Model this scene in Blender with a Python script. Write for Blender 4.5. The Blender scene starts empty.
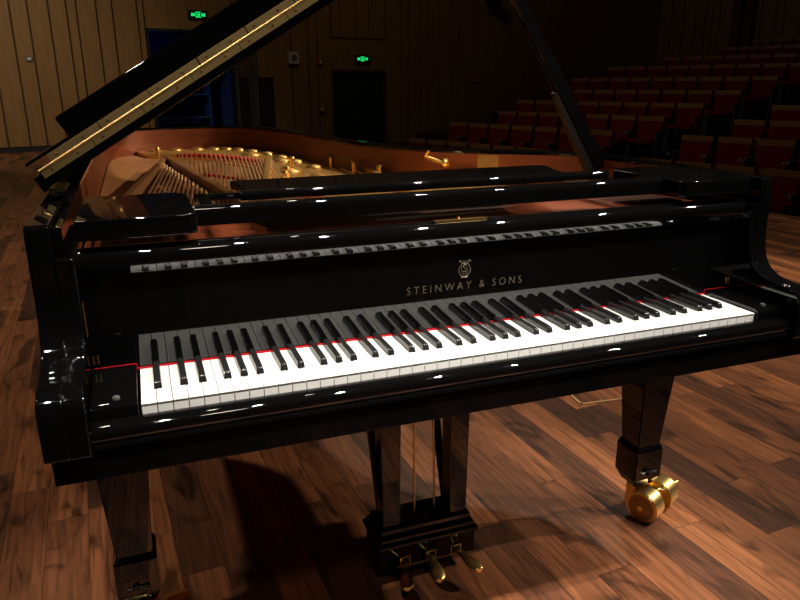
import bpy, bmesh, math, random
from mathutils import Vector, Matrix
random.seed(7)
sc = bpy.context.scene
COL = sc.collection
R = math.radians
PI = math.pi

# ------------------------------------------------------------------ materials
def newmat(name):
    m = bpy.data.materials.new(name); m.use_nodes = True
    return m, m.node_tree.nodes, m.node_tree.links, m.node_tree.nodes['Principled BSDF']

def simple(name, col, rough=.4, metal=0., noise=0., scale=30., spec=.5, coat=0., bump=0., stretch=(1, 1, 1), emit=None, es=0.):
    m, N, L, b = newmat(name)
    b.inputs['Roughness'].default_value = rough
    b.inputs['Metallic'].default_value = metal
    b.inputs['Specular IOR Level'].default_value = spec
    b.inputs['Coat Weight'].default_value = coat
    b.inputs['Base Color'].default_value = (*col, 1)
    tc = N.new('ShaderNodeTexCoord'); mp = N.new('ShaderNodeMapping')
    mp.inputs['Scale'].default_value = stretch
    L.new(tc.outputs['Object'], mp.inputs['Vector'])
    nz = N.new('ShaderNodeTexNoise'); nz.inputs['Scale'].default_value = scale
    nz.inputs['Detail'].default_value = 4
    L.new(mp.outputs['Vector'], nz.inputs['Vector'])
    if noise > 0:
        mx = N.new('ShaderNodeMix'); mx.data_type = 'RGBA'
        mx.inputs['A'].default_value = (*[c * (1 - noise) for c in col], 1)
        mx.inputs['B'].default_value = (*[min(1, c * (1 + noise)) for c in col], 1)
        L.new(nz.outputs['Fac'], mx.inputs['Factor']); L.new(mx.outputs['Result'], b.inputs['Base Color'])
    if bump > 0:
        bp = N.new('ShaderNodeBump'); bp.inputs['Strength'].default_value = bump; bp.inputs['Distance'].default_value = .002
        L.new(nz.outputs['Fac'], bp.inputs['Height']); L.new(bp.outputs['Normal'], b.inputs['Normal'])
    if emit:
        b.inputs['Emission Color'].default_value = (*emit, 1); b.inputs['Emission Strength'].default_value = es
    return m

def wood(name, c1, c2, rough=.35, stretch=(1, 12, 12), scale=3., coat=0.):
    m, N, L, b = newmat(name)
    b.inputs['Roughness'].default_value = rough; b.inputs['Coat Weight'].default_value = coat
    tc = N.new('ShaderNodeTexCoord'); mp = N.new('ShaderNodeMapping'); mp.inputs['Scale'].default_value = stretch
    L.new(tc.outputs['Object'], mp.inputs['Vector'])
    nz = N.new('ShaderNodeTexNoise'); nz.inputs['Scale'].default_value = scale; nz.inputs['Detail'].default_value = 6
    nz.inputs['Distortion'].default_value = .6
    L.new(mp.outputs['Vector'], nz.inputs['Vector'])
    cr = N.new('ShaderNodeValToRGB'); cr.color_ramp.elements[0].position = .3; cr.color_ramp.elements[1].position = .7
    cr.color_ramp.elements[0].color = (*c1, 1); cr.color_ramp.elements[1].color = (*c2, 1)
    L.new(nz.outputs['Fac'], cr.inputs['Fac']); L.new(cr.outputs['Color'], b.inputs['Base Color'])
    return m

def plank_floor():
    m, N, L, b = newmat('stage_planks')
    def mth(op, a, bb=None, c=None):
        n = N.new('ShaderNodeMath'); n.operation = op
        for i, v in enumerate((a, bb, c)):
            if v is None: continue
            if isinstance(v, (int, float)): n.inputs[i].default_value = v
            else: L.new(v, n.inputs[i])
        return n.outputs[0]
    tc = N.new('ShaderNodeTexCoord'); mp = N.new('ShaderNodeMapping'); mp.inputs['Rotation'].default_value = (0, 0, R(-3.4))
    L.new(tc.outputs['Object'], mp.inputs['Vector'])
    sp = N.new('ShaderNodeSeparateXYZ'); L.new(mp.outputs['Vector'], sp.inputs[0])
    u, v = sp.outputs['X'], sp.outputs['Y']
    PW, PL = .108, .85
    ru = mth('DIVIDE', mth('ADD', u, 20.03), PW); row = mth('FLOOR', ru); fu = mth('FRACT', ru)
    w1 = N.new('ShaderNodeTexWhiteNoise'); w1.noise_dimensions = '1D'; L.new(row, w1.inputs['W'])
    rv = mth('ADD', mth('DIVIDE', mth('ADD', v, 20), PL), mth('MULTIPLY', w1.outputs['Value'], 7.3))
    cell = mth('FLOOR', rv); fv = mth('FRACT', rv)
    cb = N.new('ShaderNodeCombineXYZ'); L.new(row, cb.inputs[0]); L.new(cell, cb.inputs[1])
    w2 = N.new('ShaderNodeTexWhiteNoise'); w2.noise_dimensions = '2D'; L.new(cb.outputs[0], w2.inputs['Vector'])
    # grain coordinates, shifted per board
    off = N.new('ShaderNodeVectorMath'); off.operation = 'MULTIPLY_ADD'
    off.inputs[1].default_value = (13, 17, 11)
    L.new(w2.outputs['Color'], off.inputs[0]); L.new(mp.outputs['Vector'], off.inputs[2])
    mp2 = N.new('ShaderNodeMapping'); mp2.inputs['Scale'].default_value = (14, .9, 1); L.new(off.outputs[0], mp2.inputs['Vector'])
    g = N.new('ShaderNodeTexNoise'); g.inputs['Scale'].default_value = 5; g.inputs['Detail'].default_value = 8; g.inputs['Distortion'].default_value = .8
    L.new(mp2.outputs[0], g.inputs['Vector'])
    mp3 = N.new('ShaderNodeMapping'); mp3.inputs['Scale'].default_value = (2.2, .9, 1); L.new(off.outputs[0], mp3.inputs['Vector'])
    k = N.new('ShaderNodeTexNoise'); k.inputs['Scale'].default_value = 3.2; k.inputs['Detail'].default_value = 5; k.inputs['Distortion'].default_value = 1.5
    L.new(mp3.outputs[0], k.inputs['Vector'])
    cr = N.new('ShaderNodeValToRGB'); e = cr.color_ramp.elements
    e[0].position = 0; e[0].color = (.040, .016, .009, 1)
    e[1].position = 1; e[1].color = (.30, .110, .042, 1)
    for p, c in ((.12, (.085, .032, .016, 1)), (.45, (.155, .055, .022, 1)), (.8, (.225, .080, .031, 1))):
        q = e.new(p); q.color = c
    L.new(w2.outputs['Value'], cr.inputs['Fac'])
    gr = N.new('ShaderNodeMapRange'); gr.inputs['From Min'].default_value = .3; gr.inputs['From Max'].default_value = .7
    gr.inputs['To Min'].default_value = .50; gr.inputs['To Max'].default_value = 1.35
    L.new(g.outputs['Fac'], gr.inputs['Value'])
    kr = N.new('ShaderNodeMapRange'); kr.inputs['From Min'].default_value = .33; kr.inputs['From Max'].default_value = .45
    kr.inputs['To Min'].default_value = .30; kr.inputs['To Max'].default_value = 1.0
    L.new(k.outputs['Fac'], kr.inputs['Value'])
    seam = mth('MULTIPLY', mth('GREATER_THAN', mth('MINIMUM', fu, mth('SUBTRACT', 1, fu)), .012),
               mth('GREATER_THAN', mth('MINIMUM', fv, mth('SUBTRACT', 1, fv)), .0016))
    seamf = mth('MULTIPLY_ADD', seam, .55, .45)
    tot = mth('MULTIPLY', mth('MULTIPLY', gr.outputs[0], kr.outputs[0]), seamf)
    vm = N.new('ShaderNodeVectorMath'); vm.operation = 'SCALE'
    L.new(cr.outputs['Color'], vm.inputs[0]); L.new(tot, vm.inputs['Scale'])
    L.new(vm.outputs[0], b.inputs['Base Color'])
    b.inputs['Roughness'].default_value = .42; b.inputs['Specular IOR Level'].default_value = .35
    bp = N.new('ShaderNodeBump'); bp.inputs['Strength'].default_value = .25; bp.inputs['Distance'].default_value = .002
    L.new(tot, bp.inputs['Height']); L.new(bp.outputs['Normal'], b.inputs['Normal'])
    return m

M = {}
M['lacquer'] = simple('black_lacquer', (.0022, .0021, .0022), .02, scale=4, noise=.2)
M['satin'] = simple('black_satin', (.010, .008, .007), .22, noise=.2)
M['mahogany'] = wood('mahogany_veneer', (.105, .021, .006), (.175, .037, .010), .42, (1.2, 1.2, 22), 3)
M['plank'] = wood('pin_block_wood', (.18, .06, .02), (.32, .115, .04), .4, (2, 25, 25), 3)
M['spruce'] = wood('soundboard_spruce', (.36, .155, .052), (.50, .23, .085), .35, (40, 2, 2), 3)
M['gold'] = simple('gilded_iron', (.88, .52, .14), .34, metal=.92, noise=.12, scale=60, bump=.25)
M['bronze'] = simple('bronzed_iron', (.30, .135, .05), .4, metal=.3, noise=.15, scale=40)
M['brass'] = simple('polished_brass', (.90, .62, .22), .28, metal=1, noise=.06, scale=25)
M['brass_dull'] = simple('aged_brass', (.55, .40, .18), .32, metal=1, noise=.25, scale=18)
M['brass_hinge'] = simple('brass_hinge_strip', (.90, .64, .27), .40, metal=1, noise=.12, scale=14)
M['brass_dark'] = simple('dark_brass', (.36, .22, .085), .38, metal=1, noise=.2, scale=30)
M['copper'] = simple('copper_winding', (.80, .46, .27), .42, metal=1, noise=.1, scale=300)
M['steel'] = simple('steel_wire', (.88, .64, .34), .42, metal=1, noise=.05)
M['ivory'] = simple('white_key_resin', (.80, .785, .75), .22, noise=.015, scale=10)
M['ebony'] = simple('black_key_resin', (.012, .012, .012), .2, noise=.2)
M['red_felt'] = simple('red_felt', (.40, .008, .014), .9, noise=.2, scale=300, spec=.1)
M['letter'] = simple('gilt_lettering', (.095, .072, .043), .45, metal=.3, noise=.1)
M['floor'] = plank_floor()
M['panel'] = wood('wall_timber', (.22, .118, .036), (.30, .160, .052), .55, (8, 8, .6), 3)
M['groove'] = simple('wall_groove_dark', (.085, .042, .013), .8, noise=.2)
M['dark'] = simple('dark_paint', (.012, .012, .013), .6, noise=.3, scale=3)
M['darkfloor'] = simple('dark_carpet', (.02, .010, .010), .9, noise=.3, scale=20)
M['steelstrip'] = simple('brushed_steel', (.16, .16, .155), .45, metal=.6, noise=.15)
M['white_plastic'] = simple('white_plastic', (.55, .52, .45), .5, noise=.05)
M['red_plastic'] = simple('red_plastic', (.32, .03, .02), .45, noise=.1)
M['blue'] = simple('blue_lit_surface', (.02, .05, .22), .6, noise=.3, scale=6)  # blue recess light put into the colour of walls and shelves
M['seat_red'] = simple('red_upholstery', (.20, .008, .015), .85, noise=.3, scale=60, spec=.15)
M['seat_wood'] = wood('seat_wood', (.27, .125, .04), (.38, .19, .07), .4, (3, 3, 20), 4)
M['seat_grey'] = simple('seat_frame_metal', (.12, .10, .09), .5, noise=.2)
M['sign_black'] = simple('sign_housing', (.015, .02, .017), .5, noise=.2)
M['sign_green'] = simple('sign_green_glow', (.02, .5, .15), .5, noise=.05, emit=(.015, .95, .22), es=1.0)

# ------------------------------------------------------------------ mesh helpers
def obj(name, bm, mat, parent=None, sharp=38, smooth=True):
    me = bpy.data.meshes.new(name)
    bmesh.ops.recalc_face_normals(bm, faces=bm.faces)
    bm.to_mesh(me); bm.free()
    mats = mat if isinstance(mat, (list, tuple)) else [mat]
    for m in mats: me.materials.append(M[m] if isinstance(m, str) else m)
    if smooth:
        for p in me.polygons: p.use_smooth = True
        me.set_sharp_from_angle(angle=R(sharp))
    o = bpy.data.objects.new(name, me); COL.objects.link(o)
    if parent: o.parent = parent
    if smooth:
        wn = o.modifiers.new('wn', 'WEIGHTED_NORMAL'); wn.weight = 100; wn.keep_sharp = True
    return o

def empty(name, loc=(0, 0, 0), rz=0):
    o = bpy.data.objects.new(name, None); COL.objects.link(o)
    o.location = loc; o.rotation_euler = (0, 0, rz); o.empty_display_size = .1
    return o

def tag(o, label=None, cat=None, group=None, kind=None):
    if label: o['label'] = label
    if cat: o['category'] = cat
    if group: o['group'] = group
    if kind: o['kind'] = kind
    return o

def merge(bm, other):
    me = bpy.data.meshes.new('tmp'); other.to_mesh(me); other.free()
    bm.from_mesh(me); bpy.data.meshes.remove(me)

def add_box(bm, x0, x1, y0, y1, z0, z1, bev=0., seg=2, mtx=None, mi=0):
    t = bmesh.new()
    v = [t.verts.new((x, y, z)) for x in (x0, x1) for y in (y0, y1) for z in (z0, z1)]
    for f in ((0, 1, 3, 2), (4, 6, 7, 5), (0, 4, 5, 1), (2, 3, 7, 6), (0, 2, 6, 4), (1, 5, 7, 3)):
        t.faces.new([v[i] for i in f])
    bmesh.ops.recalc_face_normals(t, faces=t.faces)
    if bev: bmesh.ops.bevel(t, geom=t.edges[:], offset=bev, segments=seg, profile=.6, affect='EDGES')
    if mtx is not None: t.transform(mtx)
    for f in t.faces: f.material_index = mi
    merge(bm, t)

def box(*a, **k):
    bm = bmesh.new(); add_box(bm, *a, **k); return bm

def add_prism(bm, pts, axis, a, b, bev=0., seg=2, mtx=None, mi=0):
    """closed polygon pts extruded along axis from a to b. axis x: pts=(y,z); y: (x,z); z: (x,y)"""
    t = bmesh.new()
    def P(p, s):
        return {'x': (s, p[0], p[1]), 'y': (p[0], s, p[1]), 'z': (p[0], p[1], s)}[axis]
    lo = [t.verts.new(P(p, a)) for p in pts]; hi = [t.verts.new(P(p, b)) for p in pts]
    n = len(pts)
    t.faces.new(lo); t.faces.new(hi[::-1])
    for i in range(n): t.faces.new((lo[i], hi[i], hi[(i + 1) % n], lo[(i + 1) % n]))
    bmesh.ops.recalc_face_normals(t, faces=t.faces)
    if bev:
        ed = [e for e in t.edges if len(e.link_faces) == 2 and e.calc_face_angle(0) > R(35)]
        bmesh.ops.bevel(t, geom=ed, offset=bev, segments=seg, profile=.6, affect='EDGES')
    if mtx is not None: t.transform(mtx)
    for f in t.faces: f.material_index = mi
    merge(bm, t)

def prism(*a, **k):
    bm = bmesh.new(); add_prism(bm, *a, **k); return bm

def add_cyl(bm, p0, p1, r0, r1=None, seg=16, bev=0., mi=0):
    r1 = r0 if r1 is None else r1
    p0, p1 = Vector(p0), Vector(p1); d = p1 - p0
    t = bmesh.new()
    bmesh.ops.create_cone(t, cap_ends=True, segments=seg, radius1=r0, radius2=r1, depth=d.length)
    if bev:
        ed = [e for e in t.edges if e.calc_face_angle(0) > R(60)]
        bmesh.ops.bevel(t, geom=ed, offset=bev, segments=2, affect='EDGES')
    t.transform(Matrix.Translation((p0 + p1) / 2) @ d.to_track_quat('Z', 'Y').to_matrix().to_4x4())
    for f in t.faces: f.material_index = mi
    merge(bm, t)

def add_tube(bm, pts, r, seg=8):
    """swept tube; r may be a list"""
    pts = [Vector(p) for p in pts]; n = len(pts)
    rr = r if isinstance(r, (list, tuple)) else [r] * n
    rings = []; up = None
    for i, p in enumerate(pts):
        d = (pts[min(i + 1, n - 1)] - pts[max(i - 1, 0)]).normalized()
        if up is None: up = d.orthogonal().normalized()
        up = (up - d * up.dot(d)).normalized(); s = d.cross(up)
        rings.append([bm.verts.new(p + (up * math.cos(a) + s * math.sin(a)) * rr[i]) for a in [2 * PI * k / seg for k in range(seg)]])
    for a, b in zip(rings, rings[1:]):
        for k in range(seg): bm.faces.new((a[k], a[(k + 1) % seg], b[(k + 1) % seg], b[k]))
    bm.faces.new(rings[0][::-1]); bm.faces.new(rings[-1])

def add_ball(bm, c, r, sc_=(1, 1, 1), seg=14):
    t = bmesh.new(); bmesh.ops.create_uvsphere(t, u_segments=seg, v_segments=seg // 2 + 2, radius=r)
    t.transform(Matrix.Translation(c) @ Matrix.Diagonal((*sc_, 1))); merge(bm, t)

def catmull(P, n=6, closed=False):
    out = []; m = len(P)
    for i in range(m if closed else m - 1):
        p = [Vector(P[j % m] if closed else P[max(0, min(m - 1, j))]) for j in (i - 1, i, i + 1, i + 2)]
        for k in range(n):
            t = k / n
            out.append(.5 * (2 * p[1] + (p[2] - p[0]) * t + (2 * p[0] - 5 * p[1] + 4 * p[2] - p[3]) * t * t + (3 * p[1] - p[0] - 3 * p[2] + p[3]) * t ** 3))
    if not closed: out.append(Vector(P[-1]))
    return [tuple(v) for v in out]

# ------------------------------------------------------------------ camera
F, YAW, PITCH, ROLL = 697.5, .35289, .30226, -.00557
CAM = Vector((.0368, -1.0515, 1.2037))
fw = Vector((math.sin(YAW) * math.cos(PITCH), math.cos(YAW) * math.cos(PITCH), -math.sin(PITCH)))
rt = Vector((math.cos(YAW), -math.sin(YAW), 0)); up = rt.cross(fw)
r2 = math.cos(ROLL) * rt + math.sin(ROLL) * up; u2 = -math.sin(ROLL) * rt + math.cos(ROLL) * up
cd = bpy.data.cameras.new('camera'); cam = bpy.data.objects.new('camera', cd); COL.objects.link(cam)
cd.sensor_width = 36; cd.lens = F / 800 * 36; cd.clip_start = .05; cd.clip_end = 200
mw = Matrix((r2, u2, -fw)).transposed().to_4x4(); mw.translation = CAM; cam.matrix_world = mw
sc.camera = cam

# the hall is turned against the piano: hall axes on the ground
HX = Vector((math.cos(YAW), -math.sin(YAW), 0)); HY = Vector((math.sin(YAW), math.cos(YAW), 0))
def G(X, Y, z=0.):
    return Vector((CAM.x, CAM.y, 0)) + HX * X + HY * Y + Vector((0, 0, z))

# ================================================================== THE GRAND PIANO
piano = empty('grand_piano', (0, 0, 0))
tag(piano, 'black lacquered concert grand piano with raised lid standing on the plank stage', 'piano')
W = 1.2226; KW = W / 52; ZK = .735
XL, XR = -.138, 1.344               # case sides
IL, IR = -.074, 1.2955             # between the arms

# ---- rim
outer = [(XL, .36), (XL, .6), (XL, .95), (XL, 1.4), (XL, 1.8), (XL, 2.2), (-.125, 2.42), (-.075, 2.58), (.03, 2.665), (.17, 2.70), (.32, 2.705), (.45, 2.68),
         (.56, 2.60), (.645, 2.45), (.705, 2.24), (.742, 2.0), (.768, 1.74), (.808, 1.47), (.865, 1.27), (.95, 1.12), (1.05, 1.015),
         (1.165, .93), (1.262, .845), (1.324, .735), (XR, .60), (XR, .48), (XR, .36)]
oc = catmull(outer, 5)
def offset(poly, d):
    out = []
    for i, p in enumerate(poly):
        a = Vector(poly[max(i - 1, 0)]); b = Vector(poly[min(i + 1, len(poly) - 1)])
        t = (b - a).normalized(); nrm = Vector((t.y, -t.x))
        out.append(tuple(Vector(p) + nrm * d))
    return out
ic = offset(oc, .048)
bm = bmesh.new()
ZT, ZB = 1.0, .685
rows = []
for (ox, oy), (ix, iy) in zip(oc, ic):
    e = .004; nx, ny = (ix - ox) / .048, (iy - oy) / .048
    rows.append([bm.verts.new(q) for q in ((ox, oy, ZB), (ox, oy, ZT - e), (ox + nx * e * .3, oy + ny * e * .3, ZT - e * .3), (ox + nx * e, oy + ny * e, ZT),
                 (ix - nx * e, iy - ny * e, ZT), (ix, iy, ZT - e), (ix, iy, ZT - .012), (ix, iy, ZB))])
for a, b in zip(rows, rows[1:]):
    for k in range(8):
        f = bm.faces.new((a[k], b[k], b[(k + 1) % 8], a[(k + 1) % 8]))
        f.material_index = 1 if k == 6 and (a[7].co.y > .62 or (a[7].co.x > .5 and a[7].co.y > .50)) else 0
bm.faces.new(rows[0]); bm.faces.new(rows[-1][::-1])
obj('rim', bm, ['lacquer', 'mahogany'], piano)

# ---- arms with their scrolled fronts
prof = catmull([(.112, .995), (.110, .95), (.110, .90), (.107, .86), (.098, .825), (.080, .803), (.052, .790), (.02, .786), (-.012, .784), (-.034, .774), (-.043, .757), (-.044, .735)], 5)
prof = [(.116, 1.0)] + prof + [(-.044, .684), (-.040, .6805), (.42, .6805), (.42, 1.0)]
for (xo, xi, xt) in ((XL, IL, XL + .036), (XR, IR, XR - .036)):
    bm = bmesh.new()
    a, b = sorted((xo, xt)); add_prism(bm, prof, 'x', a, b, bev=.0035, seg=3)
    lower = [p for p in prof if p[1] < .951]
    lower = [(.110, .945)] + [p for p in prof[1:] if p[1] < .94 and p[0] < .2] + [(.42, .6805), (.42, .945)]
    a, b = sorted((xt, xi)); add_prism(bm, lower, 'x', a - .001, b, bev=.003, seg=3)
    obj('arm', bm, 'lacquer', piano)

# ---- keybed, key slip
bm = bmesh.new(); add_box(bm, -.131, 1.346, -.027, .52, .634, .6803, bev=.003); add_box(bm, IL + .001, IR - .001, -.026, .5, .680, .6863)
obj('keybed', bm, 'lacquer', piano)
ks = catmull([(-.008, .7215), (-.016, .7220), (-.026, .7204), (-.033, .7155), (-.0350, .709), (-.034, .702), (-.0312, .697)], 4) + \
     catmull([(-.0312, .697), (-.0318, .694), (-.0335, .6915), (-.034, .688)], 3)[1:] + [(-.034, .6865), (-.006, .6865), (-.006, .7195)]
obj('key_slip', prism(ks, 'x', IL + .001, IR - .001), 'lacquer', piano, sharp=50)

# ---- keys
def white_key(i):
    x0, x1 = i * KW + .0005, (i + 1) * KW - .0005
    bm = bmesh.new()
    add_box(bm, x0, x1, 0, .1485, .7325, ZK, bev=.0009, seg=2)
    add_box(bm, x0 + .0002, x1 - .0002, .0012, .1485, .712, .7328)
    return obj('white_key', bm, 'ivory', piano, sharp=60)
for i in range(52): tag(white_key(i))
offs = {0: 0.0, 2: -.0030, 3: .0030, 5: -.0036, 6: 0., 7: .0036}  # black key shifts by name (A#, C#, D#, F#, G#, A#)
for i in range(51):
    s = i % 7                                  # 0 A, 1 B, 2 C, 3 D, 4 E, 5 F, 6 G
    if s in (1, 4): continue
    dx = {0: .0034, 2: -.0030, 3: .0030, 5: -.0036, 6: 0.}[s]
    cx = (i + 1) * KW + dx
    bm = bmesh.new()
    z0, z1 = ZK - .002, ZK + .0118
    b0, b1 = .0066, .0052
    pts = []
    t = bmesh.new()
    P = [(.0500, z0), (.0505, ZK + .002), (.0535, ZK + .0092), (.0560, z1 - .0004), (.060, z1), (.1462, z1), (.1462, z0)]
    lo = [t.verts.new((cx - (b0 if z < ZK + .004 else b1), y, z)) for y, z in P]
    hi = [t.verts.new((cx + (b0 if z < ZK + .004 else b1), y, z)) for y, z in P]
    t.faces.new(lo); t.faces.new(hi[::-1])
    for k in range(len(P)): t.faces.new((lo[k], hi[k], hi[(k + 1) % len(P)], lo[(k + 1) % len(P)]))
    bmesh.ops.recalc_face_normals(t, faces=t.faces)
    ed = [e for e in t.edges if e.calc_face_angle(0) > R(50) and min(v.co.z for v in e.verts) > ZK]
    bmesh.ops.bevel(t, geom=ed, offset=.0012, segments=3, affect='EDGES')
    merge(bm, t)
    obj('black_key', bm, 'ebony', piano, sharp=50)

# ---- cheek blocks
for a, b in ((IL + .001, -.004), (W + .004, IR - .001)):
    bm = bmesh.new()
    cp = [(-.006, .6868), (-.006, .735), (-.004, .739), (.002, .7435), (.010, .7445), (.1485, .7445), (.1485, .6868)]
    add_prism(bm, cp, 'x', a, b, bev=.0025, seg=3)
    o = obj('cheek_block', bm, 'lacquer', piano)
    bm = bmesh.new(); xm = (a + b) / 2 + (.004 if a < 0 else -.004)
    add_cyl(bm, (xm, .014, .7435), (xm, .014, .748), .0058, .0052, 20, bev=.001)
    tag(obj('screw_cap', bm, 'steelstrip', o), 'grey round screw cap')

# ---- fallboard (leans a little towards the player), lip on top
LEAN = R(2.0); FY = .1502
def fb(y, z):   # fallboard section coordinates: y out from its face, z up from its foot
    return (FY + y * math.cos(LEAN) - z * math.sin(LEAN), .7395 + y * math.sin(LEAN) + z * math.cos(LEAN))
lip = [(0, 0), (0, .166)] + catmull([(-.0005, .1672), (-.004, .1690), (-.0085, .1704)], 3) + \
      catmull([(-.0085, .1704), (-.0125, .1765), (-.0157, .1830), (-.0175, .1890)], 5)[1:] + \
      catmull([(-.0175, .1890), (-.0178, .1960), (-.0150, .2040), (-.0080, .2100), (.003, .2130), (.013, .2120), (.021, .2070), (.0235, .1990)], 5)[1:] + \
      [(.0235, .19), (.022, .0)]
fall = obj('fallboard', prism([fb(*p) for p in lip], 'x', IL + .0012, IR - .0012), 'lacquer', piano, sharp=30)
# red nameboard felt
bm = bmesh.new()
add_box(bm, -.003, W + .003, .1466, .150, ZK, ZK + .0028)
add_box(bm, IL + .003, -.0042, .1482, .150, .7446, .7454)
add_box(bm, W + .0042, IR - .003, .1482, .150, .7446, .7454)
add_box(bm, -.0042, -.0030, .1480, .150, ZK, .7454); add_box(bm, W + .0030, W + .0042, .1480, .150, ZK, .7454)
tag(obj('name_felt', bm, 'red_felt', piano), 'thin red felt strip along the back of the keys')
# lock plate on top of the lip, pivot pins
y0, z0 = fb(.004, .2135)
bm = box(.548, .655, y0 - .008, y0 + .006, z0 - .002, z0 + .0012, bev=.0005)
add_cyl(bm, (.60, y0 + .004, z0), (.60, y0 + .004, z0 + .005), .002)
tag(obj('lock_plate', bm, 'brass', fall), 'brass lock plate')
for x in (IL + .004, IL + .011, IR - .004, IR - .011):
    yy, zz = fb(-.002, .020)
    bm = bmesh.new(); add_cyl(bm, (x, yy, zz - .006), (x, yy, zz + .009), .0016, .0016, 10)
    tag(obj('pivot_pin', bm, 'brass', fall), 'small brass pin')
# lettering
def text_mesh(txt, size, spacing=1.0):
    cu = bpy.data.curves.new('t', 'FONT'); cu.body = txt; cu.size = size; cu.space_character = spacing; cu.extrude = .00025; cu.offset = -.0003; cu.resolution_u = 4
    o = bpy.data.objects.new('t', cu); COL.objects.link(o)
    dg = bpy.context.evaluated_depsgraph_get(); me = bpy.data.meshes.new_from_object(o.evaluated_get(dg))
    bpy.data.objects.remove(o); return me
me = text_mesh('STEINWAY & SONS', .0225, 1.55)
xs = [v.co.x for v in me.vertices]; x0, x1 = min(xs), max(xs)
TX0, TX1 = .4925, .742
for v in me.vertices:
    lx = TX0 + (v.co.x - x0) / (x1 - x0) * (TX1 - TX0)
    yy, zz = fb(-.0004 - v.co.z * .5, .0735 + v.co.y)
    v.co = (lx, yy, zz)
me.materials.append(M['letter'])
lt = bpy.data.objects.new('lettering', me); COL.objects.link(lt); lt.parent = fall; tag(lt, 'spaced gilt capital letters')
# lyre emblem
bm = bmesh.new(); ex, ez = .613, .1165
def E2(x, z): yy, zz = fb(-.0007, ez + z); return (ex + x, yy, zz)
for s in (-1, 1):
    arm_ = catmull([(s * .003, -.0165), (s * .009, -.0125), (s * .0125, -.005), (s * .0105, .003), (s * .0065, .009), (s * .0075, .014), (s * .0112, .0155), (s * .012, .0125)], 5)
    add_tube(bm, [E2(*p) for p in arm_], .0009, 6)
    inn = catmull([(s * .001, -.012), (s * .006, -.008), (s * .007, -.002), (s * .004, .004)], 4)
    add_tube(bm, [E2(*p) for p in inn], .0006, 6)
sS = catmull([(.004, .006), (.0, .0075), (-.0035, .0045), (0, .0005), (.0035, -.0035), (0, -.007), (-.004, -.0055)], 5)
add_tube(bm, [E2(*p) for p in sS], .0009, 6)
add_tube(bm, [E2(-.0065, .010), E2(.0065, .010)], .0009, 6)
for x in (-.003, 0, .003): add_tube(bm, [E2(x, .010), E2(x * .8, .0165)], .0005, 6)
add_tube(bm, [E2(-.0075, -.0185), E2(.0075, -.0185)], .0011, 6)
add_tube(bm, [E2(-.004, -.0165), E2(.004, -.0165)], .0009, 6)
obj('lyre_emblem', bm, 'letter', fall)

# ---- inside: pin block, soundboard, iron plate
bm = bmesh.new(); add_box(bm, IL + .002, IR - .002, .184, .60, .85, .925, bev=.002)
obj('pin_block', bm, 'mahogany', piano)
ip = [p for p in ic if p[1] > .55]
bm = bmesh.new(); add_prism(bm, [(p[0] * .995 + .003, p[1] - .004) for p in ip] + [(ip[-1][0] - .004, .55), (ip[0][0] + .004, .55)], 'z', .845, .875)
obj('soundboard', bm, 'spruce', piano)
# iron plate: gilded border that follows the bent side, with bosses
edge = [p for p in offset(oc, .052) if p[1] > .75]
k0 = min(range(len(edge)), key=lambda i: abs(edge[i][0] - .02) + abs(edge[i][1] - 2.62))
er = edge[k0:]
plate = [tuple(p) for p in er if p[1] > 1.0 or p[0] > .8]
plate += [(1.2, .75), (.62, .72), (.40, .98), (.455, 1.38), (.535, 1.80), (.47, 2.02), (.36, 2.18), (.22, 2.33), (.08, 2.42)]
bm = prism(plate, 'z', .8755, .893, bev=.004)
for i in range(3, len(er) - 30, 4):
    a = Vector(er[i]); n = (Vector(er[min(i + 1, len(er) - 1)]) - Vector(er[i - 1])).normalized(); q = a + Vector((n.y, -n.x)) * .06
    if q.x > .1 and q.y > 1.05:
        add_ball(bm, (q.x, q.y, .892), .038, (1, 1, .33))
for (x, y) in ((.56, 1.55), (.60, 1.9), (.52, 2.2), (.62, 1.3)): add_ball(bm, (x, y, .892), .05, (1, 1.3, .3))
obj('iron_plate', bm, 'gold', piano)
def bar(bm, a, b, w, z0, z1, mi=0):
    a, b = Vector(a), Vector(b); d = b - a
    add_box(bm, 0, d.length, -w / 2, w / 2, z0, z1, bev=.004, mtx=Matrix.Translation((a.x, a.y, 0)) @ Matrix.Rotation(math.atan2(d.y, d.x), 4, 'Z'), mi=mi)
for a, b, w, z0, z1, mt in (((-.03, .62), (.135, 1.82), .020, .876, .938, 'bronze'), ((.137, 1.84), (.262, .62), .022, .876, .940, 'bronze'),
                        ((.535, 1.83), (.372, .98), .022, .876, .925, 'gold'), 
                        ((.80, 1.35), (.74, .72), .024, .876, .918, 'gold')):
    bm = bmesh.new(); bar(bm, a, b, w, z0, z1); obj('plate_strut', bm, mt, piano)
# strings: wound bass strings up to the second strut, then the long plain ones
fl = catmull([(.205, 2.22), (.32, 2.14), (.42, 2.0), (.49, 1.83), (.525, 1.69)], 6)
def felt_pt(t):
    s = t * (len(fl) - 1); i = min(int(s), len(fl) - 2); return Vector(fl[i]).lerp(Vector(fl[i + 1]), s - i)
for k in range(26):
    e = felt_pt(k / 25); b0 = Vector((.135 + .0098 * k, .46))
    bm = bmesh.new(); add_cyl(bm, (b0.x, b0.y, .918), (e.x, e.y, .917), .0029, .0029, 6)
    obj('plain_string', bm, 'steel', piano)
for k in range(14):
    x = .005 + .0125 * k; L_ = (1.62 - .062 * k)
    bm = bmesh.new(); add_cyl(bm, (x, .46, .922), (x + .10 * (L_ - .46), L_, .922), .0031, .0031, 8)
    obj('wound_string', bm, 'copper', piano)
    bm = bmesh.new(); xe = x + .10 * (L_ - .46); add_cyl(bm, (xe, L_, .895), (xe, L_ + .003, .931), .0042, .0036, 8)
    obj('hitch_pin', bm, 'steel', piano)
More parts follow.
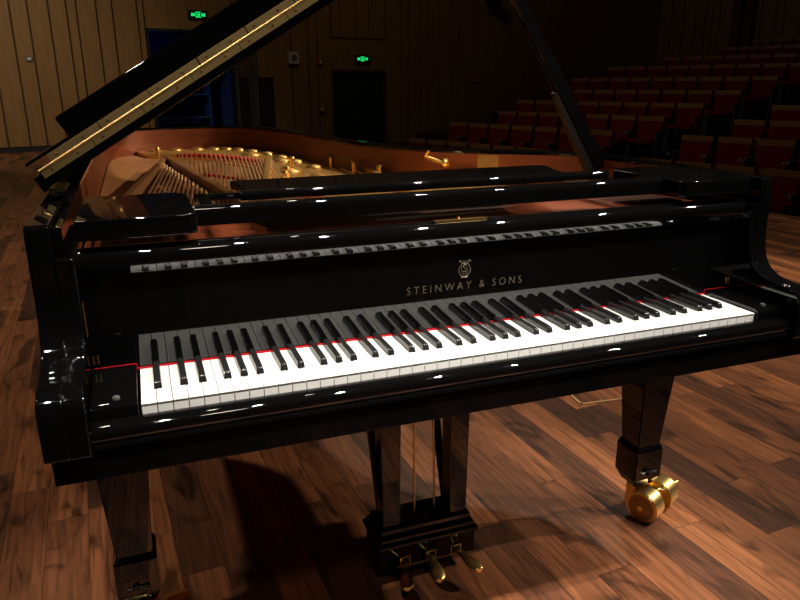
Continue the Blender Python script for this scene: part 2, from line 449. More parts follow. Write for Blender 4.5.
for k in range(24):
    x = .44 + .032 * k
    ye = min((q for q in ic if q[1] > .7 and q[0] > .5), key=lambda q: abs(q[0] - x - .05))[1] - .16
    ye = min(ye, 1.70 - .045 * k)
    if ye < .72: continue
    bm = bmesh.new(); add_cyl(bm, (x, .46, .921), (x + .05 * (ye - .46), ye, .913), .0012, .0012, 6)
    obj('plain_string', bm, 'steel', piano)
# red felts under the strings
bm = bmesh.new()
for a, b in zip(fl, fl[1:]): bar(bm, (a[0], a[1] + .03), (b[0], b[1] + .03), .035, .8935, .908)
tag(obj('string_felt', bm, 'red_felt', piano), 'red felt under the far ends of the strings')
bm = bmesh.new()
g2 = [(p[0] - .045 - .02 * i / len(fl), p[1] - .46 - .12 * i / len(fl)) for i, p in enumerate(fl)]
for a, b in zip(g2, g2[1:]): bar(bm, a, b, .014, .8755, .884)
obj('string_felt', bm, 'red_felt', piano)
bm = bmesh.new(); bar(bm, (.40, .90), (.52, .93), .05, .893, .925); obj('string_felt', bm, 'red_felt', piano)
for (x, y) in ((.585, 1.62), (.50, 1.30), (.47, 1.18), (.735, 1.95), (.735, 1.6), (.76, 1.38), (.80, 1.22), (.12, 2.25)):
    bm = bmesh.new(); add_cyl(bm, (x, y, .89), (x, y, .93), .009, .009, 12, bev=.002); add_cyl(bm, (x, y, .93), (x, y, .937), .013, .011, 12, bev=.002)
    obj('plate_bolt', bm, 'brass', piano)

# ---- music desk assembly
for x0, x1, nm in ((IL + .006, .117, 0), (W - .117, IR - .006, 1)):
    bm = bmesh.new()
    cut = .018
    pts = [(x0, .124), (x1 - .012, .124), (x1, .134), (x1, .36), (x1 - cut, .384), (x0, .384)] if nm == 0 else [(x0, .134), (x0 + .012, .124), (x1, .124), (x1, .384), (x0 + cut, .384), (x0, .36)]
    add_prism(bm, pts, 'z', .968, 1.001, bev=.003, seg=3)
    obj('candle_shelf', bm, 'lacquer', piano)
bm = bmesh.new(); rp = catmull([(.186, .968), (.186, .992), (.190, 1.0), (.197, 1.003), (.206, 1.002), (.212, .996), (.213, .985), (.213, .968)], 4)
add_prism(bm, rp, 'x', .116, W - .116); obj('desk_rail', bm, 'lacquer', piano, sharp=50)
left = catmull([(.216, .262), (.221, .29), (.213, .32), (.222, .345), (.212, .385), (.206, .412), (.216, .428)], 4)
right = catmull([(.925, .430), (.942, .424), (.950, .408), (.938, .37), (.922, .32), (.925, .285), (.955, .266), (1.005, .262)], 4)
bm = prism(left + [(.4, .432), (.66, .434)] + right, 'z', .9985, 1.0125, bev=.003, seg=3)
md = obj('music_desk', bm, 'lacquer', piano)
lp = catmull([(.252, .997), (.251, 1.008), (.255, 1.014), (.262, 1.0155), (.268, 1.012), (.269, .997)], 4)
bm = bmesh.new(); add_prism(bm, lp, 'x', .205, 1.012); obj('desk_ledge', bm, 'lacquer', md, sharp=50)
for x in (.31, .62, .93):
    bm = box(x - .03, x + .03, .245, .2515, .991, .996, bev=.0006); tag(obj('desk_hinge', bm, 'brass', md), 'brass hinge leaf')
bm = bmesh.new()
for x in (.15, W - .15):
    add_box(bm, x - .012, x + .012, .215, .46, .970, .984, bev=.002)
add_box(bm, .135, W - .135, .44, .455, .970, .984, bev=.002)
obj('desk_frame', bm, 'lacquer', piano)

# ---- lid: raised 31 degrees about its hinge, front flap folded back over it
LA = R(31.2); HXx, HZz = XL, 1.006
TL = Matrix.Translation((HXx, 0, HZz)) @ Matrix.Rotation(-LA, 4, 'Y')      # local x across the lid, z off the lid
LY = .5
lo = [(p[0] - XL, p[1]) for p in oc if p[1] > LY + .001]
lo = [(0, LY)] + lo + [(lo[-1][0], LY)]
bm = bmesh.new(); add_prism(bm, lo, 'z', 0, .032, bev=.004, seg=2, mtx=TL)
lid = obj('lid', bm, 'lacquer', piano)
bm = bmesh.new(); add_prism(bm, [(.094, LY + .004), (1.47, LY + .004), (1.47, LY + .425), (.094, LY + .425)], 'z', .0555, .101, bev=.006, seg=3, mtx=TL)
add_box(bm, -.006, 1.466, LY - .001, LY + .03, .0535, .0600, bev=.002, mtx=TL)
add_box(bm, -.012, .0, LY, LY + .05, -.004, .030, bev=.004, mtx=TL)
obj('lid_flap', bm, 'lacquer', lid)
# piano hinge along the joint: two leaves in lengths, knuckle, screws
bm = bmesh.new()
ln = 0.008
while ln < 1.46:
    l2 = min(ln + .118, 1.465)
    add_box(bm, ln, l2 - .0012, LY - .0022, LY + .001, .0175, .0335, bev=.0006, mtx=TL)
    add_box(bm, ln + .03, l2 + .027, LY - .0022, LY + .001, .0365, .0525, bev=.0006, mtx=TL)
    ln = l2
t = bmesh.new(); add_cyl(t, (.008, LY - .002, .035), (1.46, LY - .002, .035), .0026, .0026, 10); t.transform(TL); merge(bm, t)
hg = obj('piano_hinge', bm, 'brass_hinge', lid)
tag(hg, 'long polished brass hinge strip')
x = .03
while x < 1.45:
    for zz, dx in ((.0255, 0), (.0445, .026)):
        t = bmesh.new(); add_cyl(t, (x + dx, LY - .0018, zz), (x + dx, LY - .0032, zz), .0027, .0022, 10); t.transform(TL); obj('hinge_screw', t, 'brass_dark', lid)
    x += .059
# side hinges on the rim (two-part hinge blocks seen beside the lid foot)
for y in (.56, 1.4, 2.1):
    bm = bmesh.new(); add_cyl(bm, (XL - .002, y - .045, HZz - .002), (XL - .002, y + .045, HZz - .002), .006, .006, 12)
    add_box(bm, XL - .004, XL + .03, y - .045, y + .045, .9995, 1.003, bev=.0008)
    obj('lid_hinge', bm, 'brass_dull', lid)
# strip of moulding behind the arm on the left rim
bm = box(XL + .037, XL + .050, .14, .62, .945, .990, bev=.002); obj('lid_stop', bm, 'lacquer', piano)

# ---- lid prop
PB = Vector((1.288, .665, .964)); PA = R(33.4)
TP = Matrix.Translation(PB) @ Matrix.Rotation(-PA, 4, 'Y')
bm = bmesh.new()
P = [(-.020, .004), (.006, 0), (.022, .025), (.024, .05), (.0175, .085), (.0175, .36), (.011, .385), (.0105, .72), (-.0155, .72), (-.0165, .37), (-.018, .35), (-.018, .05)]
add_prism(bm, P, 'y', -.013, .013, bev=.003, seg=2, mtx=TP)
prop = obj('lid_prop', bm, 'lacquer', piano)
P = [(-.043, .012), (-.0205, .004), (-.0185, .27), (-.030, .27), (-.034, .24), (-.042, .10)]
bm = prism(P, 'y', -.011, .011, bev=.003, mtx=TP); obj('short_prop', bm, 'satin', prop)
bm = bmesh.new(); add_cyl(bm, (1.308, .66, .972), (1.308, .70, .972), .010, .010, 14, bev=.002); add_box(bm, 1.305, 1.313, .64, .72, .952, .990, bev=.001)
tag(obj('prop_hinge', bm, 'brass', prop), 'brass hinge at the foot of the prop')

# ---- brass lid hook and maker's plate on the inner rim
def wall_at(x, y):
    i = min(range(1, len(ic) - 1), key=lambda i: (ic[i][0] - x) ** 2 + (ic[i][1] - y) ** 2)
    a, b = Vector(ic[i - 1]), Vector(ic[i + 1]); d = (b - a).normalized()
    return Vector(ic[i]), d, Vector((d.y, -d.x))
p, d, n = wall_at(.972, 1.05)
bm = bmesh.new()
def W3(s, o, z): q = p + d * s + n * o; return (q.x, q.y, z)
add_ball(bm, W3(.012, .008, .957), .014); add_cyl(bm, W3(.012, -.001, .957), W3(.012, .006, .957), .017, .015, 18, bev=.002)
add_tube(bm, [W3(.012, .018, .957), W3(-.012, .024, .966), W3(-.034, .026, .973), W3(-.046, .024, .976), W3(-.043, .023, .985), W3(-.036, .022, .994)], [.006, .0055, .005, .005, .0045, .0055], 10)
tag(obj('lid_hook', bm, 'brass', piano), 'polished brass hook on the inner rim')
p, d, n = wall_at(1.068, .96)
bm = bmesh.new()
t = box(-.033, .033, 0, .0025, .930, .985, bev=.0008)
t.transform(Matrix.Translation((p.x, p.y, 0)) @ Matrix(((d.x, n.x, 0, 0), (d.y, n.y, 0, 0), (0, 0, 1, 0), (0, 0, 0, 1)))); merge(bm, t)
tag(obj('maker_plate', bm, 'brass_dull', piano), 'small brass plate on the inner rim')

# ---- legs with double brass casters
def leg(cx, cy, rz, caster_rz):
    bm = bmesh.new()
    def frust(z0, w0, z1, w1, bev=.003):
        t = bmesh.new()
        lo_ = [t.verts.new((sx * w0 / 2, sy * w0 / 2, z0)) for sx, sy in ((-1, -1), (1, -1), (1, 1), (-1, 1))]
        hi_ = [t.verts.new((sx * w1 / 2, sy * w1 / 2, z1)) for sx, sy in ((-1, -1), (1, -1), (1, 1), (-1, 1))]
        t.faces.new(lo_[::-1]); t.faces.new(hi_)
        for i in range(4): t.faces.new((lo_[i], lo_[(i + 1) % 4], hi_[(i + 1) % 4], hi_[i]))
        bmesh.ops.bevel(t, geom=t.edges[:], offset=bev, segments=2, affect='EDGES'); merge(bm, t)
    frust(.60, .134, .6375, .134); frust(.225, .074, .602, .122); frust(.216, .088, .230, .076, .001)
    frust(.128, .090, .218, .090); frust(.100, .060, .130, .088, .002)
    T = Matrix.Translation((cx, cy, 0)) @ Matrix.Rotation(rz, 4, 'Z'); bm.transform(T)
    lg = obj('leg', bm, 'lacquer', piano)
    T2 = Matrix.Translation((cx, cy, 0)) @ Matrix.Rotation(caster_rz, 4, 'Z')     # axle along local x, wheels trail along -y
    RW = .047; YW = -.042; OX = .027
    for q in (-1, 1):
        t = bmesh.new()
        add_cyl(t, (q * .018 + OX, YW, RW), (q * .070 + OX, YW, RW), RW, RW, 48, bev=.003)
        add_cyl(t, (q * .069 + OX, YW, RW), (q * .0705 + OX, YW, RW), RW * .84, RW * .82, 40, mi=1)
        add_cyl(t, (q * .070 + OX, YW, RW), (q * .0725 + OX, YW, RW), RW * .56, RW * .50, 32, mi=1)
        add_cyl(t, (q * .0724 + OX, YW, RW), (q * .0730 + OX, YW, RW), RW * .40, RW * .38, 32, mi=1)
        add_cyl(t, (q * .070 + OX, YW, RW), (q * .0765 + OX, YW, RW), .008, .006, 16, bev=.001)
        t.transform(T2); obj('caster_wheel', t, ['brass', 'brass_dark'], lg)
    t = bmesh.new()
    add_cyl(t, (0, 0, .060), (0, 0, .105), .021, .021, 24, bev=.002)
    add_box(t, OX - .012, OX + .012, -.05, .02, .03, .07, bev=.004); add_box(t, -.030, -.018, -.015, .015, .03, .104, bev=.003)
    add_cyl(t, (-.05, YW, RW), (.07, YW, RW), .008, .008, 12)
    add_cyl(t, (OX - .004, YW - .012, .080), (OX + .088, YW - .030, .076), .0042, .0042, 12, bev=.001)
    add_box(t, OX + .004, OX + .036, YW - .030, YW - .010, .073, .083, bev=.002)
    t.transform(T2); obj('caster_fork', t, 'brass', lg)
    t = bmesh.new()
    add_cyl(t, (cx - .024, cy - .045, .150), (cx + .024, cy - .050, .153), .0036, .0036, 10, bev=.001)
    add_cyl(t, (cx - .004, cy - .042, .151), (cx - .004, cy - .058, .151), .008, .007, 14, bev=.001)
    obj('lock_key', t, 'satin', lg)
leg(1.290, .378, 0, R(24)); leg(-.064, .385, 0, R(10)); leg(.22, 2.30, 0, R(60))

# ---- pedal lyre
bm = bmesh.new()
add_box(bm, .494, .750, .335, .455, .036, .104, bev=.002)
lyre = obj('pedal_lyre', bm, 'lacquer', piano)
bm = bmesh.new(); add_box(bm, .486, .756, .324, .465, .100, .112, bev=.004); add_box(bm, .493, .748, .333, .457, .111, .126, bev=.005); add_box(bm, .499, .741, .345, .445, .125, .144, bev=.003)
obj('lyre_moulding', bm, 'lacquer', lyre)
for s, x in ((-1, .530), (1, .711)):
    bm = prism([(x - .0225, .143), (x + .0225, .143), (x + .029, .64), (x - .029, .64)], 'y', .355, .405, bev=.003)
    obj('post', bm, 'lacquer', lyre)
    bm = bmesh.new(); add_tube(bm, [(x - .004, .425, .140), (x - .010, .58, .64)], .012, 10); obj('brace', bm, 'satin', lyre)
for x in (.602, .657):
    bm = bmesh.new(); add_cyl(bm, (x, .385, .142), (x + (-.001 if x < .64 else -.008), .385, .64), .0032, .0032, 8); obj('pedal_rod', bm, 'brass_dull', lyre)
for x, xt in ((.556, .530), (.627, .614), (.696, .720)):
    bm = bmesh.new(); st = []
    for y, w, z in ((.345, .0085, .050), (.325, .0088, .051), (.308, .0105, .053), (.288, .0150, .054), (.270, .0185, .053), (.256, .0180, .050), (.247, .0140, .048), (.242, .006, .047)):
        xc = x + (xt - x) * (.345 - y) / .103
        st.append([bm.verts.new((xc + w * math.cos(a), y, z + .0055 * math.sin(a))) for a in [2 * PI * k / 14 for k in range(14)]])
    for a, b in zip(st, st[1:]):
        for k in range(14): bm.faces.new((a[k], a[(k + 1) % 14], b[(k + 1) % 14], b[k]))
    bm.faces.new(st[0]); bm.faces.new(st[-1][::-1])
    obj('pedal', bm, 'brass', lyre, sharp=60)
    bm = bmesh.new()
    for a in ((x - .0145, x - .011, .041, .068), (x + .011, x + .0145, .041, .068), (x - .0145, x + .0145, .066, .0695)):
        add_box(bm, a[0], a[1], .330, .3352, a[2], a[3], bev=.0006)
    obj('pedal_guide', bm, 'brass_dull', lyre)
bm = bmesh.new(); add_box(bm, .535, .72, .3325, .3352, .0385, .042, bev=.0005); obj('guide_strip', bm, 'brass_dull', lyre)

# ================================================================== STAGE AND HALL
def struct(o, kind='structure'): o['kind'] = kind; return o
WU = (.839, .545)                                    # side wall direction in hall ground axes
def WP(t, d=0., z=0.):                               # point along the side wall (t) and out from it (d)
    return G(-7.46 + WU[0] * t + WU[1] * d, 13 + WU[1] * t - WU[0] * d, z)
wang = math.atan2((WP(1) - WP(0)).y, (WP(1) - WP(0)).x)
def WT(t, d=0., z=0.): return Matrix.Translation(WP(t, d, z)) @ Matrix.Rotation(wang, 4, 'Z')   # local x along wall, -y into the hall

# stage floor (polygon bounded by the side wall and the stage front)
sd = Vector((-.17, .985, 0)); s0 = Vector((5.68, 3.79, 0))
def SE(t): q = s0 + sd * t; return (q.x, q.y)
bm = bmesh.new()
wa, wb = WP(-14, .0), WP(6.2, .0)
add_prism(bm, [(wa.x, wa.y), (wa.x + 2, -9), SE(-13), SE(-4), SE(0), SE(5), SE(11.2), (wb.x, wb.y)], 'z', -.06, 0)
struct(obj('floor', bm, 'floor', smooth=False))
bm = bmesh.new()
for a, b in ((-13, 11.2),):
    p0, p1 = SE(a), SE(b); dd = Vector((p1[0] - p0[0], p1[1] - p0[1]))
    add_box(bm, 0, dd.length, -.04, -.001, -.75, -.061, mtx=Matrix.Translation((p0[0], p0[1], 0)) @ Matrix.Rotation(math.atan2(dd.y, dd.x), 4, 'Z'))
struct(obj('wall_stage_front', bm, 'groove', smooth=False))

# panelled side wall: boards of uneven width with dark grooves, openings left for the doors
def boards(bm, t0, t1, z0, z1, seed, depth=.03, cuts=()):
    rnd = random.Random(seed); t = t0; cuts = list(cuts)
    while t < t1 - .02:
        w = rnd.choice((.40, .46, .42, .22, .45, .34, .52)); e = min(t + w, t1)
        if cuts: e = cuts.pop(0)
        add_box(bm, t + .018, e - .018, -depth, 0, z0, z1, mtx=WT(0), mi=0)
        t = e
    add_box(bm, t0, t1, .0, .08, z0, z1, mtx=WT(0), mi=1)
TD0, TD1 = 2.98, 4.68                      # stage door opening
bm = bmesh.new(); boards(bm, .30, TD0, .10, 8, 3, cuts=(.664, .951, 1.295, 1.597, 1.768, 2.117, 2.404, 2.86)); boards(bm, -9, .30, .10, 8, 3); struct(obj('wall_left', bm, ['panel', 'groove'], smooth=False))
bm = bmesh.new(); boards(bm, TD0, 5.55, 2.25, 8, 5, cuts=(4.75, 5.26)); struct(obj('wall_above', bm, ['panel', 'groove'], smooth=False))
bm = bmesh.new(); boards(bm, 5.60, 7.06, -.75, 8, 8, .02); add_box(bm, 5.26, 5.62, -.02, .08, 1.33, 2.25, mtx=WT(0), mi=0)
struct(obj('wall_middle', bm, ['panel', 'groove'], smooth=False))
TE0, TE1 = 7.09, 8.47
bm = bmesh.new(); add_box(bm, 7.06, 8.6, -.01, .08, 1.445, 2.19, mtx=WT(0)); boards(bm, 7.06, 8.6, 2.19, 8, 12, .05)
struct(obj('wall_over_door', bm, ['panel', 'groove'], smooth=False))
bm = bmesh.new(); boards(bm, 8.5, 18.6, -.75, 8, 21); struct(obj('wall_side', bm, ['panel', 'groove'], smooth=False))
bm = bmesh.new(); add_box(bm, -9, TD0, -.012, .08, 0, .10, mtx=WT(0)); struct(obj('dark_strip_left', bm, 'dark', smooth=False))  # dark strip along the foot of the left wall
# stage door recess, lit blue from inside
bm = bmesh.new()
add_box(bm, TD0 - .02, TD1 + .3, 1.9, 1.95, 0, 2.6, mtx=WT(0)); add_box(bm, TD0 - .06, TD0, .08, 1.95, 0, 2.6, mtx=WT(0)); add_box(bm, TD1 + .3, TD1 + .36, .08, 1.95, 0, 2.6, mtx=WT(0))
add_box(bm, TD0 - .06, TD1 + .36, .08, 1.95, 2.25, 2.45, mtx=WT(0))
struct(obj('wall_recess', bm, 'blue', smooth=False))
bm = bmesh.new(); add_box(bm, TD0 - .06, TD1 + .36, 0, 1.95, -.05, -.001, mtx=WT(0)); struct(obj('floor_recess', bm, 'darkfloor', smooth=False))
bm = bmesh.new(); add_box(bm, TD0, TD0 + .05, -.035, .08, 0, 2.25, mtx=WT(0)); add_box(bm, TD0, TD1, -.035, .08, 2.20, 2.25, mtx=WT(0)); add_box(bm, TD1, TD1 + .07, -.035, .10, 0, 2.25, mtx=WT(0))
struct(obj('trim_1', bm, 'dark', smooth=False))
# blue shelf unit inside the recess
sh = empty('shelf_unit', WP(4.0, -1.5)); sh.rotation_euler = (0, 0, wang)
tag(sh, 'blue-lit open shelf unit standing inside the dark doorway behind the raised lid', 'shelf')
for zz in (.45, .95, 1.35): obj('shelf', box(-.6, .6, -.2, .2, zz, zz + .04, bev=.004), 'blue', sh)
for xx in (-.62, .58): obj('side_panel', box(xx, xx + .04, -.2, .2, 0, 1.5, bev=.004), 'blue', sh)
# double door leaves with steel strips beside the stage door, down on the hall level
dz = -.62
def door(name, t0, t1, ztop, z0, d=-.005):
    e = empty(name, WP((t0 + t1) / 2, 0, z0)); e.rotation_euler = (0, 0, wang); e['kind'] = 'structure'; w = (t1 - t0) / 2
    return e, w
e, w = door('door_1', 4.72, 5.56, 1.32, 0)
obj('door_leaf', box(-w, -.10, -.01, .03, 0, 1.33, bev=.004), 'dark', e); obj('door_leaf', box(.10, w, -.01, .03, 0, 1.33, bev=.004), 'dark', e)
obj('transom', box(-w, .02, .0, .03, 1.33, 2.25), 'groove', e)
obj('steel_strip', box(-w + .02, -w + .08, -.04, -.012, 0, 1.9, bev=.004), 'steelstrip', e)
obj('steel_strip', box(-.02, .10, -.04, .03, 0, 2.25, bev=.004), 'steelstrip', e)
bm = bmesh.new(); add_cyl(bm, (.33, -.012, .45), (.33, -.05, .45), .03, .03, 12, bev=.005); obj('door_knob', bm, 'steelstrip', e)
e, w = door('door_2', TE0, TE1, 1.445, dz)
obj('door_leaf', box(-w, -.012, .05, .09, 0, 1.445 - dz, bev=.004), 'dark', e); obj('door_leaf', box(.012, w, .05, .09, 0, 1.445 - dz, bev=.004), 'dark', e)
bm = bmesh.new()
for zz in (.75, 1.05, 1.6, 1.85): add_box(bm, -.02, .02, .03, .06, zz, zz + .1, bev=.003)
obj('door_hardware', bm, 'steelstrip', e)
bm = bmesh.new(); add_box(bm, -w - .05, -w, -.03, .09, 0, 1.49 - dz); add_box(bm, w, w + .05, -.03, .09, 0, 1.49 - dz); add_box(bm, -w - .05, w + .05, -.03, .09, 1.445 - dz, 1.50 - dz)
obj('door_frame', bm, 'groove', e)

# exit signs: dark box, green glowing pictogram (running man between signs)
def exit_sign(t, z, w, label, d=.05):
    e = empty('exit_sign', WP(t, d, z)); e.rotation_euler = (0, 0, wang); tag(e, label, 'sign')
    h = w * .42
    obj('housing', box(-w / 2, w / 2, -.03, .03, -h / 2, h / 2, bev=.006), 'sign_black', e)
    bm = bmesh.new(); u = w / 20
    def cell(x0, x1, z0, z1): add_box(bm, x0 * u, x1 * u, -.034, -.029, z0 * u, z1 * u)
    for x in (-7.2, -5.1, 3.2, 5.3):                       # four square characters
        cell(x, x + 1.8, .9, 1.4); cell(x, x + 1.8, -.2, .3); cell(x, x + 1.8, -1.4, -.9); cell(x + .6, x + 1.2, -1.4, 1.4); cell(x, x + .4, -1.4, .3)
    cell(-2.6, 2.6, -2.6, -1.9); cell(-2.6, -2.0, -2.6, 2.6); cell(-2.6, 2.6, 2.0, 2.6)      # doorway pictogram
    add_cyl(bm, (.5 * u, -.034, 1.3 * u), (.5 * u, -.029, 1.3 * u), .6 * u, .6 * u, 12)
    cell(-.4, 1.1, -.7, .7); cell(-1.5, -.3, -.1, .4); cell(1.0, 2.4, .1, .6); cell(-1.3, -.4, -1.8, -.9); cell(.7, 1.6, -1.8, -.6)
    obj('glow_panel', bm, 'sign_green', e, smooth=False)
exit_sign(4.035, 2.53, .40, 'green glowing exit sign above the stage doorway, the larger one at upper left')
exit_sign(7.84, 1.734, .39, 'green glowing exit sign above the dark double door behind the piano')

# small wall fittings
def fitting(name, t, z, w, h, mat, label, cat, dep=.05, d=.031, face=None):
    e = empty(name, WP(t, d, z)); e.rotation_euler = (0, 0, wang); tag(e, label, cat)
    obj('body', box(-w / 2, w / 2, -dep, 0, -h / 2, h / 2, bev=min(.008, w / 10)), mat, e)
    face and face(e, w, h, dep)
def spk(e, w, h, dep):
    bm = bmesh.new(); add_cyl(bm, (0, -dep, 0), (0, -dep - .006, 0), w * .33, w * .33, 24, bev=.002); obj('grille', bm, 'seat_grey', e)
def knob(e, w, h, dep):
    obj('cover', box(-w * .3, w * .3, -dep - .008, -dep, -h * .3, h * .3, bev=.004), 'white_plastic', e)
fitting('wall_switch', .855, 1.65, .11, .09, 'steelstrip', 'small square metal socket plate on the panelled wall at far left', 'socket', .02, .031, knob)
fitting('wall_speaker', 6.08, 1.734, .22, .25, 'white_plastic', 'white square loudspeaker box on the wall between the two doorways', 'speaker', .1, .021, spk)
fitting('alarm_sounder', 6.74, 1.656, .11, .13, 'red_plastic', 'small dark red alarm sounder high on the wall beside the loudspeaker', 'alarm', .06, .021, knob)
fitting('fire_call_point', 6.75, .63, .13, .15, 'red_plastic', 'red fire call point low on the wall left of the double door', 'alarm', .05, .021, knob)
fitting('wall_alarm', 11.27, 1.256, .17, .13, 'red_plastic', 'faint red alarm box on the dark slatted wall above the left seat rows', 'alarm', .06, .031, knob)
# spotlight bracketed to the dark side wall
e = empty('wall_spotlight', WP(11.55, .28, 3.15)); e.rotation_euler = (0, 0, wang); tag(e, 'dark wall-mounted spotlight on an arm, high behind the lid prop', 'lamp')
bm = bmesh.new(); add_cyl(bm, (-.2, 0, .02), (.18, -.1, -.05), .10, .13, 18, bev=.01); obj('lamp_head', bm, 'dark', e)
bm = bmesh.new(); add_tube(bm, [(0, .26, .05), (0, .1, .05), (0, 0, .1)], .03, 8); obj('bracket', bm, 'dark', e)

# floor hatch behind the right leg
e = empty('floor_hatch', (1.70, 1.12, 0)); e.rotation_euler = (0, 0, R(-6)); tag(e, 'metal-edged floor hatch set flush in the stage behind the right piano leg', 'hatch')
obj('lid_plate', box(-.13, .13, -.10, .10, .0005, .0025, bev=.0006), 'floor', e)
bm = bmesh.new()
for a in ((-.14, -.13, -.11, .11), (.13, .14, -.11, .11), (-.14, .14, -.11, -.10), (-.14, .14, .10, .11)): add_box(bm, *a, .0005, .004, bev=.0008)
obj('frame', bm, 'steel', e)

# ---- auditorium: stepped floor, back wall, seats
rowdir = Vector((-.629, .777, 0)); back = Vector((1.06, .70, 0)).normalized()
ztop = [.18, .442, .625, .816, 1.03, 1.286, 1.557, 1.79, 2.04, 2.27]     # top of seat backs, row by row
A = [(x, 10.8 + .7 * i) for i, x in enumerate((2.597, 3.437, 4.508, 5.437, 6.413, 7.429, 8.525, 9.65, 10.81, 12.01))]
SH = .84
rd = (G(rowdir.x, rowdir.y) - G(0, 0)).normalized()                 # world direction along a row, away to the left
bk = Vector((rd.y, -rd.x, 0)); rang = math.atan2(bk.y, bk.x)        # towards the rear of the hall
bm = bmesh.new()
for i, (X, Y) in enumerate(A):
    o = G(X, Y); T = Matrix.Translation(o) @ Matrix.Rotation(rang, 4, 'Z')    # local x to the rear, y along the row
    z = ztop[i] - SH
    add_box(bm, -.62 if i else -3.4, .75 if i < 9 else 4, -12, 14, z - .6, z, mtx=T)
struct(obj('floor_tiers', bm, 'darkfloor', smooth=False))
bm = bmesh.new()
C0 = WP(18.5); T = Matrix.Translation(C0) @ Matrix.Rotation(wang, 4, 'Z')
rnd = random.Random(4); t = 0
while t < 17:
    w_ = rnd.choice((.40, .46, .42, .22, .45, .34, .52)); add_box(bm, -.03, 0, -t - w_ + .036, -t, -.7, 8, mtx=T, mi=0); t += w_
add_box(bm, 0, .1, -17, 0.1, -.7, 8, mtx=T, mi=1)
for tt in (2.6, 2.95): add_box(bm, -.28, 0, -tt - .22, -tt, -.7, 8, mtx=T, mi=1)
struct(obj('wall_back', bm, ['panel', 'groove'], smooth=False))

def make_seat():
    s = empty('auditorium_seat')            # local: faces -x (stage), y along the row, origin on the step
    bm = bmesh.new()
    add_prism(bm, [(-.05, .40), (.015, .40), (.10, .765), (.045, .765)], 'y', -.235, .235, bev=.012, seg=2); obj('backrest', bm, 'seat_red', s)
    bm = bmesh.new(); add_prism(bm, [(.035, .755), (.115, .755), (.125, .835), (.045, .84)], 'y', -.245, .245, bev=.008)
    add_prism(bm, [(.018, .36), (.034, .36), (.122, .80), (.105, .80)], 'y', -.24, .24, bev=.004); obj('wood_shell', bm, 'seat_wood', s)
    bm = bmesh.new(); add_prism(bm, [(-.30, .40), (-.06, .36), (-.05, .44), (-.29, .48)], 'y', -.225, .225, bev=.02, seg=2); obj('seat_cushion', bm, 'seat_red', s)
    for sy in (-1, 1):
        bm = bmesh.new(); add_prism(bm, [(-.20, 0), (.02, 0), (.045, .55), (-.16, .55)], 'y', sy * .258 - .012, sy * .258 + .012, bev=.006); obj('side_frame', bm, 'seat_grey', s)
        bm = bmesh.new(); add_prism(bm, [(-.27, .555), (.05, .555), (.05, .595), (-.25, .595)], 'y', sy * .257 - .020, sy * .257 + .020, bev=.01); obj('armrest', bm, 'seat_grey', s)
    return s
proto = make_seat(); kids = list(proto.children); first = [True]
ORD = ['first', 'second', 'third', 'fourth', 'fifth', 'sixth', 'seventh', 'eighth', 'ninth', 'tenth', 'eleventh', 'twelfth']
def place_seat(pos, z, label, group):
    if first[0]: s = proto; first[0] = False
    else:
        s = proto.copy(); COL.objects.link(s)
        for ch in kids:
            c = ch.copy(); COL.objects.link(c); c.parent = s
    s.location = (pos.x, pos.y, z); s.rotation_euler = (0, 0, rang)
    tag(s, label, 'seat', group)
leftpx = [412, 452, 488, 517, 550, 568, 600, 645, 692, 738]
rightpx = [815, 815, 815, 815, 0, 0, 0, 0, 0, 0]
SP = .56
for i, (X, Y) in enumerate(A):
    z = ztop[i] - SH; rown = ORD[i]
    n = 0; k = 0
    while k < 14:
        q = Vector((X, Y, 0)) + rowdir * (SP * (k + .5)); px = 400 + F * q.x / q.y / 1.0
        if px < leftpx[i]: break
        if px < 830:
            place_seat(G(q.x, q.y), z, f'dim red seat with wooden rail, {rown} row up, {ORD[n]} to the left of the aisle', 'auditorium seats left of the aisle'); n += 1
        k += 1
    k = 0
    while k < 6 and rightpx[i]:
        q = Vector((X, Y, 0)) - rowdir * (1.13 + SP * (k + .5)); px = 400 + F * q.x / q.y
        if px > rightpx[i]: break
        place_seat(G(q.x, q.y), z, f'red seat with wooden top rail, {rown} row up, {ORD[k]} to the right of the aisle', 'auditorium seats right of the aisle'); k += 1

# ceiling of the hall
bm = bmesh.new(); add_box(bm, -14, 22, -9, 26, 8, 8.1); struct(obj('ceiling', bm, 'dark', smooth=False))

# ================================================================== LIGHT
def spot(name, loc, target, power, size=60, blend=.4, radius=.08, col=(1, .86, .68)):
    l = bpy.data.lights.new(name, 'SPOT'); l.energy = power; l.spot_size = R(size); l.spot_blend = blend; l.shadow_soft_size = radius; l.color = col
    o = bpy.data.objects.new(name, l); COL.objects.link(o); o.location = loc
    o.rotation_euler = (Vector(target) - Vector(loc)).to_track_quat('-Z', 'Y').to_euler()
    return o
WHT = (1, .94, .85)
for lx, ly, tx in ((-1.0, -1.8, .10), (.0, -2.1, .25), (.9, -1.8, .55), (1.8, -2.1, .75), (2.9, -1.8, 1.0), (3.9, -2.0, 1.12), (5.3, -2.0, .85), (6.6, -1.8, .95)):
    spot('stage_spot_keys', (lx, ly, 6.6), (tx, .05, .735), 760, 15, .7, .05, WHT)
spot('stage_spot_right', (7.2, -.2, 5.0), (2.0, 1.5, .2), 1680, 46, .5, .08)
spot('fill_spot_strings', (5.6, -2.4, 5.6), (.45, 1.7, .88), 2300, 12, .6, .08)  # added spot that brightens the strings and gilded plate
spot('stage_spot_left', (-2.6, .6, 5.8), (-1.2, 1.6, 0), 560, 56, .8, .10)
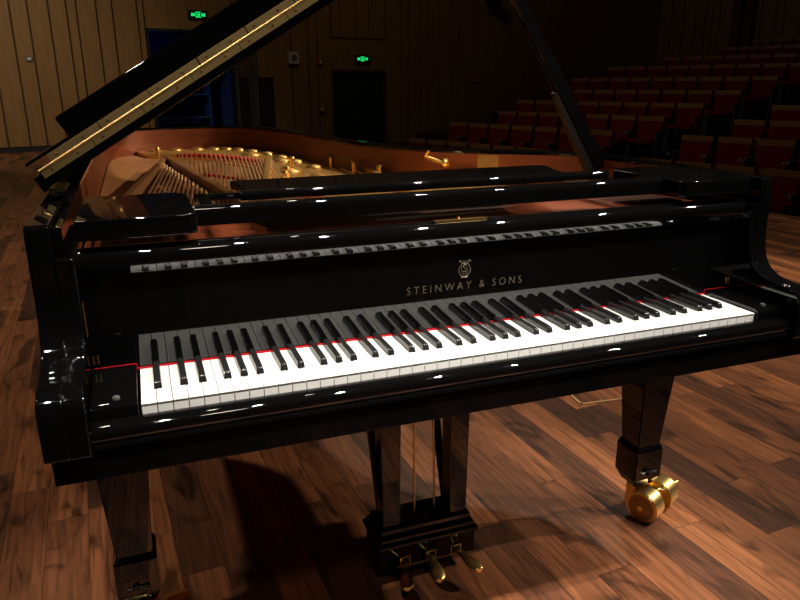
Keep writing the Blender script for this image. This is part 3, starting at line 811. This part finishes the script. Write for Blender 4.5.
spot('fill_spot_rim', (1.5, -3.0, 6.0), (1.02, 1.05, .95), 1500, 8, .8, .06)  # extra spot put in to lift the mahogany inside the bent side
spot('fill_spot_side', (4.6, 4.5, 6.8), (4.0, 3.0, 0), 420, 40, .9, .1)  # added to brighten the stage floor at far right
spot('fill_spot_far', (-2.0, 3.5, 6.8), (-3.0, 6.0, 0), 650, 56, .9, .1)  # invented spot, lifts the stage floor at far left
spot('stage_spot_back', (3.4, 4.6, 6.8), (1.2, 1.6, .3), 500, 50, .8, .10)
spot('front_fill', (.6, -4.0, 6.0), (.4, .5, 1.2), 130, 44, .8, .25)  # added soft fill for the brass hinge and the dark floor below
spot('fill_spot_front', (-2.2, -5.0, 6.2), (.6, -3.4, 0), 300, 40, .8, .1)  # added to light the unseen front floor that the fallboard reflects
for x in (-.6, .5, 1.6, 2.7):
    spot('ceiling_downlight', (x, 1.8, 7.4), (x, 1.4, 0), 70, 40, .8, .06)
spot('wall_fill', (-3.4, 7.5, 6.0), WP(.2, 0, .8), 900, 62, 1, .2)  # added fill that brings up the left wall boards
spot('seat_fill', tuple(G(-1.0, 5.0, 7.2)), tuple(G(3.6, 9.6, .1)), 45, 62, 1, .2)  # added fill standing in for stage light spilling onto the seats
l = bpy.data.lights.new('hall_fill', 'POINT'); l.energy = 120; l.color = (1, .82, .55); l.shadow_soft_size = .6  # added unseen point light, lifts the dark hall walls
o = bpy.data.objects.new('hall_fill', l); COL.objects.link(o); o.location = G(-1.0, 10.5, 7.3)
l = bpy.data.lights.new('recess_lamp', 'POINT'); l.energy = 1.6; l.color = (.10, .22, 1); l.shadow_soft_size = .1
o = bpy.data.objects.new('recess_lamp', l); COL.objects.link(o); o.location = WP(3.0, -.9, 2.1)

w = bpy.data.worlds.new('world'); sc.world = w; w.use_nodes = True
bg = w.node_tree.nodes['Background']; bg.inputs['Color'].default_value = (1, .8, .6, 1); bg.inputs['Strength'].default_value = .004
sc.view_settings.view_transform = 'Standard'; sc.view_settings.look = 'None'; sc.view_settings.exposure = 0; sc.view_settings.gamma = 1
sc.view_settings.use_curve_mapping = False
